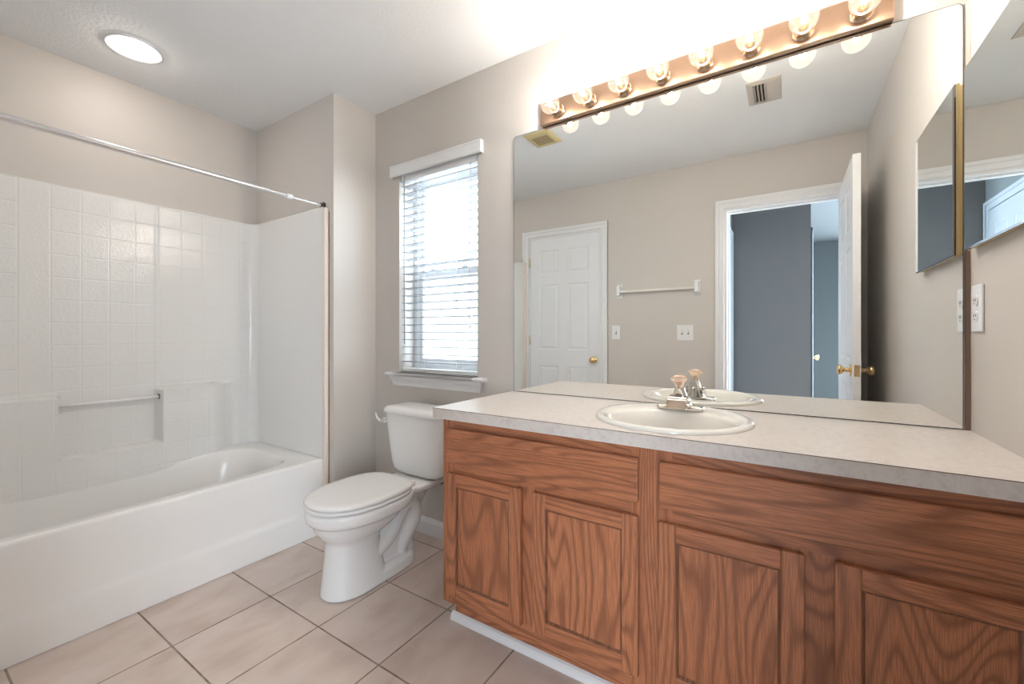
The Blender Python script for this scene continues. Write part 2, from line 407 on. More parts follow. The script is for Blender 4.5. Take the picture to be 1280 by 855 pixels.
def six_panel(w, h, th=.035):
    """Slab in local space: x 0..w, y 0..th, z 0..h, moulded on both faces."""
    bm = bmesh.new(); r = .006
    box(bm, .004, w-.004, r, th-r, .004, h-.004)
    st, mid = .105*w/.75, .095*w/.75
    cw = (w-2*st-mid)/2; rows = [(.22, .80), (.95, 1.57), (1.67, h-.115)]
    xs = [(st, st+cw), (st+cw+mid, w-st)]
    box(bm, 0, st, 0, th, 0, h, .001, 1); box(bm, w-st, w, 0, th, 0, h, .001, 1); box(bm, st+cw, st+cw+mid, 0, th, .1, h-.05)
    prev = 0
    for z0, z1 in rows: box(bm, st, w-st, .0001, th-.0001, prev, z0); prev = z1
    box(bm, st, w-st, .0001, th-.0001, prev, h)
    for x0, x1 in xs:
        for z0, z1 in rows:
            for y0, y1 in ((r, .001), (th-r, th-.001)):
                a, b = .012, .034
                lo = [(x0, z0), (x1, z0), (x1, z1), (x0, z1)]
                def ins(k): return [(x0+k, z0+k), (x1-k, z0+k), (x1-k, z1-k), (x0+k, z1-k)]
                ringstack(bm, [[(x, y0 + (y1-y0)*.9, z) for x, z in ins(0)], [(x, y0, z) for x, z in ins(a)], [(x, y0+(y1-y0)*.15, z) for x, z in ins(a+.004)], [(x, y1, z) for x, z in ins(b)]], False, True)
    return bm
def knob_bm(c, axis, s, proj=.062):
    bm = bmesh.new(); p = proj/.062
    lathe(bm, [(0, 0), (.031, 0), (.031, .004), (.024, .008), (.012, .011), (.0115, .030*p), (.020, .036*p), (.0265, .045*p), (.0265, .053*p), (.021, .060*p), (0, .062*p)], (0, 0, 0), axis, 28)
    for v in bm.verts:
        if s < 0:
            i = 'xyz'.index(axis); v.co[i] = -v.co[i]
    bmesh.ops.translate(bm, verts=bm.verts, vec=c); return bm
def place(bm, mtx): bmesh.ops.transform(bm, matrix=mtx, verts=bm.verts); return bm
# closed closet door
d = six_panel(D1[1]-D1[0]-.036, 2.01)
door1 = struct('door_1', place(d, Matrix.Translation((D1[0]+.018, SY-.038, .008))), 'door', loc=(D1[0]+.4, SY-.02, 0))
obj('knob', knob_bm((-1.452, SY-.003, .876), 'y', 1), 'brass', door1, smooth=True, label='antique brass door knob')
for z in (.25, 1.05, 1.80):
    bm = bmesh.new(); lathe(bm, [(0, -.045), (.006, -.045), (.006, .045), (0, .045)], (D1[0]+.016, SY+.004, z), 'z', 10); obj('hinge', bm, 'brass_dull', door1, smooth=True)
bm = bmesh.new(); jamb(bm, *D1, SY-.12, SY-.0005, DH); struct('trim_2', bm, 'trim')
bm = bmesh.new(); casing(bm, *D1, SY, 1, DH); struct('trim_3', bm, 'trim')
struct('trim_4', B(D1[0]-.06, D1[1]+.06, SY-.16, SY-.125, 0, DH+.05), 'hall')     # closet side is shut off
# open doorway into the bedroom
bm = bmesh.new(); jamb(bm, *D2, SY-.12, SY-.0005, DH2)
box(bm, D2[0]+.016, D2[0]+.027, SY-.085, SY-.045, 0, DH2-.016); box(bm, D2[0]+.027, D2[1]-.016, SY-.085, SY-.045, DH2-.027, DH2-.016)
struct('trim_5', bm, 'trim')
bm = bmesh.new(); casing(bm, *D2, SY, 1, DH2); struct('trim_6', bm, 'trim')
bm = bmesh.new(); casing(bm, *D2, SY-.12, -1, DH2); struct('trim_7', bm, 'trim')
struct('trim_8', B(D2[0]+.0155, D2[0]+.018, SY-.034, SY-.012, .865, .925, .0008, 1), 'brass_dull')   # strike plate
# the leaf stands open at right angles into the bathroom
LW = .742
leaf = place(six_panel(LW, 2.034), Matrix.Translation((.318, SY+.008, .010)) @ Matrix.Rotation(PI/2, 4, 'Z'))
door2 = struct('door_2', leaf, 'door', loc=(.2905, SY+.01, 0))
yk = SY+.008+LW-.066
kn = obj('knob', knob_bm((.283, yk, .912), 'x', -1), 'brass', door2, smooth=True, label='brass knob on the face towards the doorway')
obj('knob', knob_bm((.318, yk, .912), 'x', 1), 'brass', door2, smooth=True, label='brass knob on the face towards the wall')
obj('latch_plate', B(.289, .313, yk+.0655, yk+.0675, .882, .942, .0006, 1), 'brass', door2, label='brass latch plate on the door edge')
for z in (.25, 1.05, 1.80):
    bm = bmesh.new(); lathe(bm, [(0, -.045), (.006, -.045), (.006, .045), (0, .045)], (.3235, SY+.006, z), 'z', 10); obj('hinge', bm, 'brass_dull', door2, smooth=True)

# closet doorway on the hall's west side and a door on the hall block, seen only in the mirrors
def side_casing(bm, y0, y1, x, d, top, w=.075):
    def strip(a0, a1, z0, z1, th): box(bm, *(sorted((x, x+d*th))), a0, a1, z0, z1, .002, 1)
    for s, e in ((y0, -1), (y1, 1)):
        q = sorted((s, s+e*w)); strip(q[0], q[1], 0, top+w, .010)
        q = sorted((s+e*w, s+e*(w-.028))); strip(q[0], q[1], 0, top+w, .019)
    strip(y0-w, y1+w, top, top+w, .0105); strip(y0-w, y1+w, top+w-.028, top+w, .0195)
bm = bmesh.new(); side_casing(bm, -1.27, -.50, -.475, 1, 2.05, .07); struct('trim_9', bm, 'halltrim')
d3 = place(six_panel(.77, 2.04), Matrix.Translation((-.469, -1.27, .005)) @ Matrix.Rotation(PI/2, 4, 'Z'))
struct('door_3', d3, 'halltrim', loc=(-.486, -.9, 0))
bm = bmesh.new(); side_casing(bm, -2.2, -1.445, .178, 1, 2.03, .065); struct('hall_door_casing', bm, 'halltrim')
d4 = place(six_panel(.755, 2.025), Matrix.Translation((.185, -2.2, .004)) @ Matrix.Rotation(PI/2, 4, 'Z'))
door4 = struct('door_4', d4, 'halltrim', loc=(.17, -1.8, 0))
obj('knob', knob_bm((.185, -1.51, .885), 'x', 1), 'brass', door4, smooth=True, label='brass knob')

# ------------------------------------------------------------------ window
Y1 = W+.118
wl = ((WX0+WX1)/2, W+.12, WZ0)
win = tag(link('window_1', None, wl), kind='structure')
bm = bmesh.new(); f = .042
box(bm, WX0, WX0+f, Y1, W+.15, WZ0, WZ1, .002, 1); box(bm, WX1-f, WX1, Y1, W+.15, WZ0, WZ1, .002, 1)
box(bm, WX0+f, WX1-f, Y1, W+.15, WZ1-f, WZ1, .002, 1); box(bm, WX0+f, WX1-f, Y1, W+.15, WZ0, WZ0+f, .002, 1)
obj('window_frame', bm, 'vinyl', win)
def sash(name, z0, z1, y0, y1, lock=False):
    bm = bmesh.new(); a, b = WX0+f-.001, WX1-f+.001; q = .030
    box(bm, a, a+q, y0, y1, z0, z1, .002, 1); box(bm, b-q, b, y0, y1, z0, z1, .002, 1)
    box(bm, a+q, b-q, y0, y1, z0, z0+q+.004, .002, 1); box(bm, a+q, b-q, y0, y1, z1-q-.004, z1, .002, 1)
    s = obj(name, bm, 'vinyl', win)
    obj('pane', B(a+q-.004, b-q+.004, (y0+y1)/2-.002, (y0+y1)/2+.002, z0+q, z1-q), 'glass', s)
    if lock:
        for x in (-1.74, -1.50):
            bm = bmesh.new(); box(bm, x-.022, x+.022, y0-.012, y0+.01, z1, z1+.010, .003, 2); box(bm, x-.006, x+.020, y0-.020, y0-.006, z1+.008, z1+.016, .003, 2)
            obj('sash_lock', bm, 'vinyl', s)
ZM = 1.455
sash('upper_sash', ZM-.018, WZ1-f, W+.136, W+.149)
sash('lower_sash', WZ0+f, ZM+.018, Y1+.001, W+.135, True)
obj('insect_screen', B(WX0+f, WX1-f, W+.1535, W+.1545, WZ0+f, ZM), 'screen', win)
# stool and apron under the window
bm = bmesh.new()
prism(bm, [(W+.117, WZ0-.001), (W-.040, WZ0-.001), (W-.046, WZ0-.004), (W-.049, WZ0-.010), (W-.046, WZ0-.017), (W-.040, WZ0-.020), (W+.117, WZ0-.020)], WX0+.001, WX1-.001, 'x')
prism(bm, [(W-.0005, WZ0-.001), (W-.040, WZ0-.001), (W-.046, WZ0-.004), (W-.049, WZ0-.010), (W-.046, WZ0-.017), (W-.040, WZ0-.020), (W-.0005, WZ0-.020)], -1.972, -1.264, 'x')
loops = []
for z, g, dpt in ((WZ0-.0205, 0, .034), (WZ0-.034, .004, .030), (WZ0-.052, .012, .020), (WZ0-.066, .018, .016), (WZ0-.078, .020, .015)):
    a, b = -1.955+g, -1.281-g
    loops.append([(a, W-.0006, z), (a, W-dpt, z), (b, W-dpt, z), (b, W-.0006, z)])
ringstack(bm, loops, True, True)
obj('window_sill', bm, 'trim', win)

# ------------------------------------------------------------------ venetian blind
blind = thing('venetian_blind', 'white slatted horizontal blind hanging open in the window recess above the toilet', 'blind', ((WX0+WX1)/2, W+.03, WZ1))
bx0, bx1 = WX0+.012, WX1-.008; BY = W+.034
bm = bmesh.new(); box(bm, -1.955, -1.288, W-.026, W-.012, 2.018, 2.083, .003, 2)
for x0, x1 in ((-1.955, -1.948), (-1.296, -1.289)): box(bm, x0, x1, W-.012, W-.0005, 2.018, 2.083)
box(bm, -1.955, -1.288, W-.0285, W-.026, 2.071, 2.079, .001, 1); box(bm, -1.955, -1.288, W-.0285, W-.026, 2.022, 2.030, .001, 1)
obj('valance', bm, 'blind', blind)
obj('headrail', B(bx0, bx1, W+.004, W+.055, WZ1-.045, WZ1-.002, .002, 1), 'blind', blind)
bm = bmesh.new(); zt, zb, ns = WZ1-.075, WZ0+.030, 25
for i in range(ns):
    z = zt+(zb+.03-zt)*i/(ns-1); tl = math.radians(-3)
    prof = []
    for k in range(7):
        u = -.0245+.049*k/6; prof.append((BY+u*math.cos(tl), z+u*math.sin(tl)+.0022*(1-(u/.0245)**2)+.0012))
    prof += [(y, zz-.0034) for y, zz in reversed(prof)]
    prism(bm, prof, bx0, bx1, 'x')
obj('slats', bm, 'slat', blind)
obj('bottom_rail', B(bx0, bx1, BY-.025, BY+.025, WZ0+.006, WZ0+.022, .003, 2), 'blind', blind)
for x in (-1.76, -1.475):
    bm = bmesh.new()
    for y in (BY-.0262, BY+.0262): tube(bm, [(x, y, WZ1-.045), (x, y, WZ0+.014)], .0010, 6, False)
    tube(bm, [(x+.006, BY-.0262, WZ1-.045), (x+.006, BY-.0262, WZ0+.014)], .0007, 6, False)
    for i in range(ns):
        z = zt+(zb+.03-zt)*i/(ns-1)-.003; tube(bm, [(x, BY-.0262, z-.002), (x, BY+.0262, z+.001)], .0007, 4, False)
    obj('ladder_cord', bm, 'blind', blind)
bm = bmesh.new(); tube(bm, [(-1.852, W-.006, 2.0), (-1.852, W-.007, 1.5), (-1.850, W-.006, 1.045)], .0033, 8, False); tube(bm, [(-1.852, W+.004, 2.012), (-1.852, W-.004, 2.010), (-1.852, W-.006, 1.996)], .002, 6)
obj('tilt_wand', bm, 'wand', blind, smooth=True, label='grey tilt wand')
bm = bmesh.new(); tube(bm, [(-1.372, W-.002, 2.0), (-1.375, W-.006, 1.6), (-1.377, W-.006, 1.33), (-1.374, W-.006, 1.20)], .0012, 6)
tube(bm, [(-1.366, W-.002, 2.0), (-1.368, W-.006, 1.6), (-1.377, W-.006, 1.33), (-1.369, W-.006, 1.15)], .0012, 6)
c = obj('lift_cord', bm, 'cord', blind)
for x, z in ((-1.374, 1.19), (-1.369, 1.14)):
    bm = bmesh.new(); lathe(bm, [(0, .022), (.003, .022), (.0065, 0), (.0065, -.004), (0, -.005)], (x, W-.006, z), 'z', 12); obj('tassel', bm, 'blind', c, smooth=True)

# ------------------------------------------------------------------ bathtub
tub = thing('bathtub', 'white alcove bathtub with plain apron along the left side of the room', 'bathtub', (-2.545, .64, 0))
TX0, TX1, TY0, TY1, TZ = -2.925, -2.185, -.135, 1.412, .410
angs = sorted([2*PI*i/120 for i in range(120)] + [math.atan2(sy*(TY1-TY0)/2, sx*(TX1-TX0)/2) % (2*PI) for sx in (-1, 1) for sy in (-1, 1)])
tcx, tcy = (TX0+TX1)/2, (TY0+TY1)/2
def rectloop(angs, cx, cy, hx, hy, z):
    out = []
    for a in angs:
        c, s = math.cos(a), math.sin(a); k = min(hx/abs(c) if abs(c) > 1e-9 else 1e9, hy/abs(s) if abs(s) > 1e-9 else 1e9); out.append((cx+c*k, cy+s*k, z))
    return out
def suploop(angs, cx, cy, hx, hy, z, p):
    out = []
    for a in angs:
        c, s = math.cos(a)/ (1/hx), math.sin(a)/(1/hy)
        # direction chosen so that loops line up with the rectangle's corners
        c, s = math.cos(a), math.sin(a); k = (abs(c/hx)**p+abs(s/hy)**p)**(-1/p); out.append((cx+c*k, cy+s*k, z))
    return out
bcx, bcy = -2.54, .622
loops = [rectloop(angs, tcx, tcy, (TX1-TX0)/2, (TY1-TY0)/2, TZ)]
for hx, hy, z, p, dx in ((.312, .692, .4100, 5, 0), (.306, .686, .4085, 5, 0), (.300, .679, .403, 5, 0), (.296, .673, .393, 4.8, 0), (.288, .655, .33, 4.5, 0), (.278, .63, .24, 4.2, 0), (.265, .60, .16, 4, 0), (.245, .57, .115, 3.6, 0), (.20, .52, .092, 3, 0), (.10, .30, .086, 2.5, 0), (.01, .02, .084, 2, 0)):
    loops.append(suploop(angs, bcx, bcy, hx, hy, z, p))
bm = bmesh.new(); ringstack(bm, loops, False, True)
obj('basin', bm, 'acrylic', tub, angle=50)
prof = [(-2.1855, .4100), (-2.177, .4085), (-2.172, .404), (-2.170, .396), (-2.168, .30), (-2.167, .165), (-2.164, .150), (-2.160, .140), (-2.158, .128), (-2.158, .002), (-2.21, .002), (-2.21, .38), (-2.19, .40)]
bm = bmesh.new(); prism(bm, prof, TY0, TY1, 'y'); obj('apron', bm, 'acrylic', tub, angle=35)

# ------------------------------------------------------------------ tub surround
sur = thing('tub_surround', 'glossy white tub surround moulded as square tiles around the bath', 'tub surround', (-2.9, .64, .41))
XB, YN, YS, R_, ZT = -2.92, 1.412, -.132, .055, 1.815
def sstep(a, b, v):
    t = max(0, min(1, (v-a)/(b-a))); return t*t*(3-2*t)
def protr(y, z):
    """How far the back panel bulges at (y, z): ledges, the recessed shelf between them and the seam bead."""
    low = 1-sstep(.803, .818, z)
    inn = sstep(.508, .520, y)*(1-sstep(.888, .902, y))*sstep(.512, .524, z)
    ends = sstep(-.02, .12, y)*(1-sstep(1.13, 1.30, y))
    d = (.078+.010*(1-sstep(.36, .50, z)))*low*(1-inn)*ends
    if z > .82: d += .004*math.exp(-((y-.897)/.006)**2)
    return d
ys = []; y = YS+R_
while y < YN-R_-1e-6: ys.append(y); y += .0065
ys.append(YN-R_)
zs = [.352+(ZT-.352)*i/214 for i in range(215)]     # the foot of the panel runs down into the basin
def path_back():
    P = []
    for k in range(9): a = PI*1.5-PI/2*k/8; P.append(((XB+R_+R_*math.cos(a), YS+R_+R_*math.sin(a)), (-math.cos(a), -math.sin(a)), None))
    for y in ys[1:-1]: P.append(((XB, y), (1, 0), y))
    for k in range(9): a = PI-PI/2*k/8; P.append(((XB+R_+R_*math.cos(a), YN-R_+R_*math.sin(a)), (-math.cos(a), -math.sin(a)), None))
    return P
def skin(P, zs):
    bm = bmesh.new(); loops = []
    for (p, n, y) in P:
        col = [(p[0]+n[0]*d, p[1]+n[1]*d, z) for z in zs for d in ((protr(y, z) if y is not None else 0),)]
        col.append((p[0]-n[0]*.018, p[1]-n[1]*.018, ZT+.002)); loops.append(col)
    ringstack(bm, loops, closed=False); return bm
bm = skin(path_back(), zs); obj('back_panel', bm, 'surround', sur, angle=50)
# end panels
zc = [TZ+.001+(ZT-TZ-.001)*i/30 for i in range(31)]
for yy, n in ((YN, -1), (YS, 1)):
    P = [((XB+R_+( -2.176-XB-R_)*i/20, yy), (0, n), None) for i in range(21)]
    obj('end_panel', skin(P, zc), 'surround', sur, angle=50)
for yy, n in ((YN, 1), (YS, -1)):
    bm = bmesh.new(); a, b = sorted((yy-.004*n, yy+.0215*n))
    if n < 0: a, b = yy-.017, yy+.004
    box(bm, -2.1755, -2.150, a, b, .003, ZT-.006, .006, 3); o = obj('edge_strip', bm, 'flange', sur, angle=40, label='cream rounded edge strip')
    if n > 0:
        bm = bmesh.new(); lo = []
        for i in range(60):
            z = .01+1.78*i/59; w = .0015+.0022*random.random()
            lo.append([(-2.1505, AY-.0008, z), (-2.1505, AY-.004, z), (-2.1505+w, AY-.003, z), (-2.1495+w, AY-.0008, z)])
        ringstack(bm, lo, True, True); obj('caulk_line', bm, 'caulk', o)
# grab bar across the recessed shelf
bm = bmesh.new(); tube(bm, [(-2.872, .500, .764), (-2.872, .903, .764)], .0085, 14, False)
gb = obj('grab_bar', bm, 'acrylic', sur, smooth=True)
bm = bmesh.new(); box(bm, -2.886, -2.858, .890, .8935, .752, .778, .0015, 1); obj('bar_socket', bm, 'slot', gb, label='dark end socket of the bar')

# ------------------------------------------------------------------ shower curtain rod
rod = thing('shower_curtain_rod', 'white chrome curtain rod crossing above the bathtub opening', 'curtain rod', (-2.195, .64, 1.825))
RX, RZ = -2.200, 1.828
bm = bmesh.new(); tube(bm, [(RX, SY+.012, RZ), (RX, 1.23, RZ)], .0125, 20, False); obj('outer_tube', bm, 'rod', rod, angle=40)
bm = bmesh.new(); tube(bm, [(RX, 1.23, RZ), (RX, 1.412, RZ)], .0098, 20, False); obj('inner_tube', bm, 'rod', rod, angle=40)
bm = bmesh.new(); lathe(bm, [(.0100, -.014), (.0132, -.014), (.0136, 0), (.0132, .014), (.0100, .014)], (RX, 1.235, RZ), 'y', 20); obj('collar', bm, 'plate', rod, smooth=True, label='white plastic collar')
for y, s in ((AY, -1), (SY, 1)):
    bm = bmesh.new(); lathe(bm, [(0, s*.001), (.021, s*.001), (.021, s*.005), (.014, s*.010), (.0135, s*.022), (.010, s*.022)], (RX, y, RZ), 'y', 20)
    for a in range(5): box(bm, RX-.018+.009*a-.002, RX-.018+.009*a+.002, *(sorted((y+s*.004, y+s*.012))), RZ-.020, RZ-.012)
    obj('end_flange', bm, 'dark', rod, angle=40, label='dark corroded end flange')

# ------------------------------------------------------------------ toilet
TCX = -1.605
toi = thing('toilet', 'white two-piece toilet with closed elongated lid beside the wooden vanity', 'toilet', (TCX, 1.35, 0))
bm = bmesh.new()
# rim and bowl
ringstack(bm, [egg(TCX, y0, y1, hw, z, pb=pb) for y0, y1, hw, z, pb in (
    (1.000, 1.455, .168, .3740, 2.8), (.990, 1.462, .176, .3690, 2.8), (.988, 1.463, .1775, .355, 2.8), (.991, 1.46, .175, .330, 2.8), (1.000, 1.45, .166, .318, 2.7), (1.012, 1.435, .152, .312, 2.6),
    (1.016, 1.42, .146, .302, 2.5), (1.024, 1.40, .136, .280, 2.5), (1.040, 1.37, .118, .255, 2.4), (1.056, 1.335, .100, .236, 2.4),
    (1.063, 1.31, .091, .222, 2.5), (1.064, 1.30, .088, .20, 2.6), (1.062, 1.30, .089, .16, 2.8), (1.056, 1.31, .093, .10, 3), (1.050, 1.32, .099, .05, 3.2), (1.045, 1.33, .104, .012, 3.4), (1.045, 1.33, .104, .002, 3.4))], True, True)
# deck that carries the tank
ringstack(bm, [sup(TCX, 1.565, .128, .135, .374, 5), sup(TCX, 1.565, .133, .139, .366, 5), sup(TCX, 1.565, .131, .138, .346, 5), sup(TCX, 1.555, .100, .12, .332, 4)], True, True)
# neck under the deck and the web behind the bowl
ringstack(bm, [sup(TCX, 1.47, .075, .16, .345, 4), sup(TCX, 1.44, .055, .14, .25, 4), sup(TCX, 1.38, .048, .13, .12, 4), sup(TCX, 1.38, .055, .15, .01, 4)], True, True)
# low foot
ringstack(bm, [egg(TCX, 1.12, 1.505, .103, .002, 3, 3.2), egg(TCX, 1.12, 1.505, .103, .020, 3, 3.2), egg(TCX, 1.13, 1.498, .097, .042, 3, 3.2), egg(TCX, 1.14, 1.47, .070, .058, 3, 3)], True, True)
# trapway swelling on each side
for s in (-1, 1):
    x = TCX+s*.052
    tube(bm, [(TCX+s*.03, 1.20, .13), (x-.004*s, 1.27, .135), (x, 1.345, .175), (x, 1.395, .245), (x, 1.445, .288), (x, 1.492, .265), (x, 1.500, .205), (x-.002*s, 1.468, .155), (x-.008*s, 1.440, .110), (x-.018*s, 1.425, .060)], lambda t: .036+.004*math.sin(t*PI)-.006*t, 16, k=5)
bowl = obj('bowl', bm, 'porcelain', toi, smooth=True)
rm = bowl.modifiers.new('fuse', 'REMESH'); rm.mode = 'VOXEL'; rm.voxel_size = .0042; rm.use_smooth_shade = True
sm = bowl.modifiers.new('soften', 'SMOOTH'); sm.factor = .5; sm.iterations = 7
for s in (-1, 1):
    bm = bmesh.new(); lathe(bm, [(.015, 0), (.015, .012), (.011, .021), (.004, .025), (0, .0255)], (TCX+s*.080, 1.452, .040), 'z', 20); obj('bolt_cap', bm, 'seat', toi, smooth=True)
bm = bmesh.new(); ringstack(bm, [egg(TCX, a, 1.440, h, z, pb=3.2) for a, h, z in ((1.000, .170, .3762), (.990, .177, .3790), (.988, .179, .384), (.989, .178, .389), (.996, .172, .3925))], True, True)
obj('seat', bm, 'seat', toi, angle=60)
bm = bmesh.new(); ringstack(bm, [egg(TCX, a, b, h, z, pb=3.4) for a, b, h, z in ((1.002, 1.435, .168, .3940), (.990, 1.438, .1765, .3965), (.987, 1.440, .179, .402), (.988, 1.440, .178, .4085), (.990, 1.438, .176, .4120), (.995, 1.433, .171, .4145), (1.02, 1.41, .15, .4160), (1.15, 1.30, .03, .4168))], True, True)
obj('lid', bm, 'seat', toi, angle=60)
for s in (-1, 1): obj('seat_hinge', B(TCX+s*.075-.022, TCX+s*.075+.022, 1.425, 1.470, .3735, .400, .007, 3), 'seat', toi, angle=50)
TKX = TCX+.003
bm = bmesh.new(); ringstack(bm, [sup(TKX, yc, hx, hy, z, 5, 80) for yc, hx, hy, z in ((1.617, .11, .05, .3745), (1.617, .135, .062, .3765), (1.616, .158, .074, .385), (1.615, .172, .081, .405), (1.6135, .179, .085, .44), (1.610, .193, .0915, .56), (1.607, .205, .0965, .66), (1.607, .207, .097, .688))], True, True)
obj('tank', bm, 'porcelain', toi, angle=70)
bm = bmesh.new(); ringstack(bm, [sup(TKX, 1.606, hx, hy, z, 5, 80) for hx, hy, z in ((.208, .097, .6885), (.2155, .1035, .690), (.218, .105, .697), (.2175, .1045, .706), (.212, .0995, .716), (.198, .090, .7245), (.16, .07, .7285), (.05, .02, .7295))], True, True)
obj('tank_lid', bm, 'porcelain', toi, angle=70)
bm = bmesh.new(); lathe(bm, [(0, 0), (.017, 0), (.017, -.008), (.011, -.012), (.010, -.026), (0, -.026)], (TKX-.184, 1.5185, .652), 'y', 20)
tube(bm, [(TKX-.184, 1.490, .650), (TKX-.196, 1.489, .655), (TKX-.208, 1.488, .664), (TKX-.216, 1.488, .676), (TKX-.220, 1.489, .690)], lambda t: .0085-.002*t, 12)
obj('flush_lever', bm, 'chrome', toi, angle=50, label='chrome flush lever')
bm = bmesh.new(); lathe(bm, [(0, 0), (.028, 0), (.028, -.004), (.009, -.008), (.008, -.05), (0, -.05)], (TCX+.16, W-.0005, .20), 'y', 16)
tube(bm, [(TCX+.16, W-.05, .205), (TCX+.155, W-.055, .27), (TCX+.13, W-.07, .33), (TCX+.115, W-.09, .372)], .0055, 8)
lathe(bm, [(0, -.034), (.013, -.034), (.013, 0), (.010, .002), (0, .002)], (TCX+.115, W-.09, .372), 'z', 12)
obj('supply_line', bm, 'hose', toi, angle=50, label='dark water supply line under the tank')

# ------------------------------------------------------------------ vanity cabinet
CL, CR = -1.085, .434; FY = 1.198; DY = 1.180
van = thing('vanity_cabinet', 'oak vanity cabinet with four doors and two false drawer fronts', 'cabinet', (-.33, 1.45, 0))
# face frame: stiles and rails around the openings
bm = bmesh.new(); y0, y1 = FY, FY+.019
for a, b in ((CL, -1.035), (-.375, -.262), (.378, CR)): box(bm, a, b, y0, y1, .106, .7895, mi=0)
for a, b in ((-.768, -.660), (.005, .122)): box(bm, a, b, y0+.0003, y1, .15, .60, mi=0)
for a, b in ((-1.035, -.375), (-.262, .378)):
    for z0, z1 in ((.748, .7895), (.588, .640), (.106, .155)): box(bm, a, b, y0+.0006, y1, z0, z1, mi=1)
obj('face_frame', bm, ['oak_v', 'oak_h'], van)
bm = bmesh.new(); prism(bm, [(FY+.0191, .106), (1.27, .106), (1.27, .001), (W-.001, .001), (W-.001, .7895), (FY+.0191, .7895)], CL, CL+.016, 'x'); obj('side_panel', bm, 'oak_v', van)
bm = bmesh.new(); prism(bm, [(FY+.0191, .106), (1.27, .106), (1.27, .001), (W-.001, .001), (W-.001, .7895), (FY+.0191, .7895)], CR-.016, CR, 'x'); obj('side_panel', bm, 'oak_v', van)
obj('cabinet_interior', B(CL+.0165, CR-.0165, FY+.0195, FY+.026, .106, .7890), 'oak_groove', van)
obj('cabinet_floor', B(CL+.0165, CR-.0165, FY+.0265, W-.002, .106, .120), 'oak_h', van)
bm = bmesh.new(); box(bm, CL+.0165, CR-.0165, 1.262, 1.269, .001, .1055); obj('toe_board', bm, 'oak_h', van)
bm = bmesh.new(); prism(bm, [(1.2615, .001), (1.246, .001), (1.246, .008), (1.249, .018), (1.254, .026), (1.2615, .031)], CL-.008, CR-.001, 'x'); obj('toe_molding', bm, 'trim', van, label='white shoe moulding along the toe kick')
def cab_door(x0, x1, z0=.144, z1=.5935):
    st = .0465; bm = bmesh.new(); y1_ = FY-.0004
    box(bm, x0, x0+st, DY, y1_, z0, z1, .0035, 2, 0); box(bm, x1-st, x1, DY, y1_, z0, z1, .0035, 2, 0)
    box(bm, x0+st-.0008, x1-st+.0008, DY+.0003, y1_, z0+.0005, z0+st, .003, 2, 1); box(bm, x0+st-.0008, x1-st+.0008, DY+.0003, y1_, z1-st, z1-.0005, .003, 2, 1)
    # sloped inner bead
    a, b, c, d = x0+st-.001, x1-st+.001, z0+st-.001, z1-st+.001
    def rc(k, y): return [(a+k, y, c+k), (b-k, y, c+k), (b-k, y, d-k), (a+k, y, d-k)]
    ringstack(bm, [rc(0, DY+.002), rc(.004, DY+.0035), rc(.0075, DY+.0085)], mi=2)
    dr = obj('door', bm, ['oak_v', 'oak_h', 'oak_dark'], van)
    obj('panel', B(a-.003, b+.003, DY+.0082, y1_-.003, c-.003, d+.003), 'oak_v', dr)
for x0, x1 in ((-1.058, -.735), (-.690, -.350), (-.2955, .0325), (.0877, .4155)): cab_door(x0, x1)
for x0, x1 in ((-1.058, -.350), (-.2935, .4155)):
    bm = bmesh.new(); box(bm, x0, x1, DY, FY-.0004, .631, .7565, .0045, 3, 0)
    obj('drawer_front', bm, 'oak_b', van)

# ------------------------------------------------------------------ countertop, sink, faucet
KX0, KX1, KY0, KY1, KZ = -1.115, .4345, 1.172, 1.7195, .8285
SX, SYC, SR = -.320, 1.440, .238
top = tag(link('countertop', None, (SX, SYC, KZ)), 'long beige speckled laminate countertop on the oak vanity', 'countertop')
angs = sorted([2*PI*i/96 for i in range(96)] + [math.atan2(yy-SYC, xx-SX) % (2*PI) for xx in (KX0, KX1) for yy in (KY0, KY1)])
def rl(z, e=0):
    out = []
    for a in angs:
        c, s = math.cos(a), math.sin(a)
        k = min(((KX1-SX) if c > 0 else (SX-KX0))/abs(c) if abs(c) > 1e-9 else 1e9, ((KY1-SYC) if s > 0 else (SYC-KY0-e))/abs(s) if abs(s) > 1e-9 else 1e9)
        out.append((SX+c*k, SYC+s*k, z))
    return out
def cl(r, z): return [(SX+r*math.cos(a), SYC+r*math.sin(a), z) for a in angs]
bm = bmesh.new(); ringstack(bm, [cl(SR-.018, KZ-.036), cl(SR-.018, KZ), rl(KZ), rl(KZ-.0385), cl(SR-.018, KZ-.036)])
bmesh.ops.remove_doubles(bm, verts=bm.verts, dist=1e-6)
obj('slab', bm, 'laminate', top)
# dark seam along the top of the front edge, where the laminate sheets meet
bm = bmesh.new(); box(bm, KX0, KX1, KY0-.0006, KY0-.00005, KZ-.0022, KZ-.0004); box(bm, KX0-.0006, KX0-.00005, KY0, KY1, KZ-.0022, KZ-.0004)
obj('edge_seam', bm, 'caulk', top, label='thin brown seam along the counter edge')

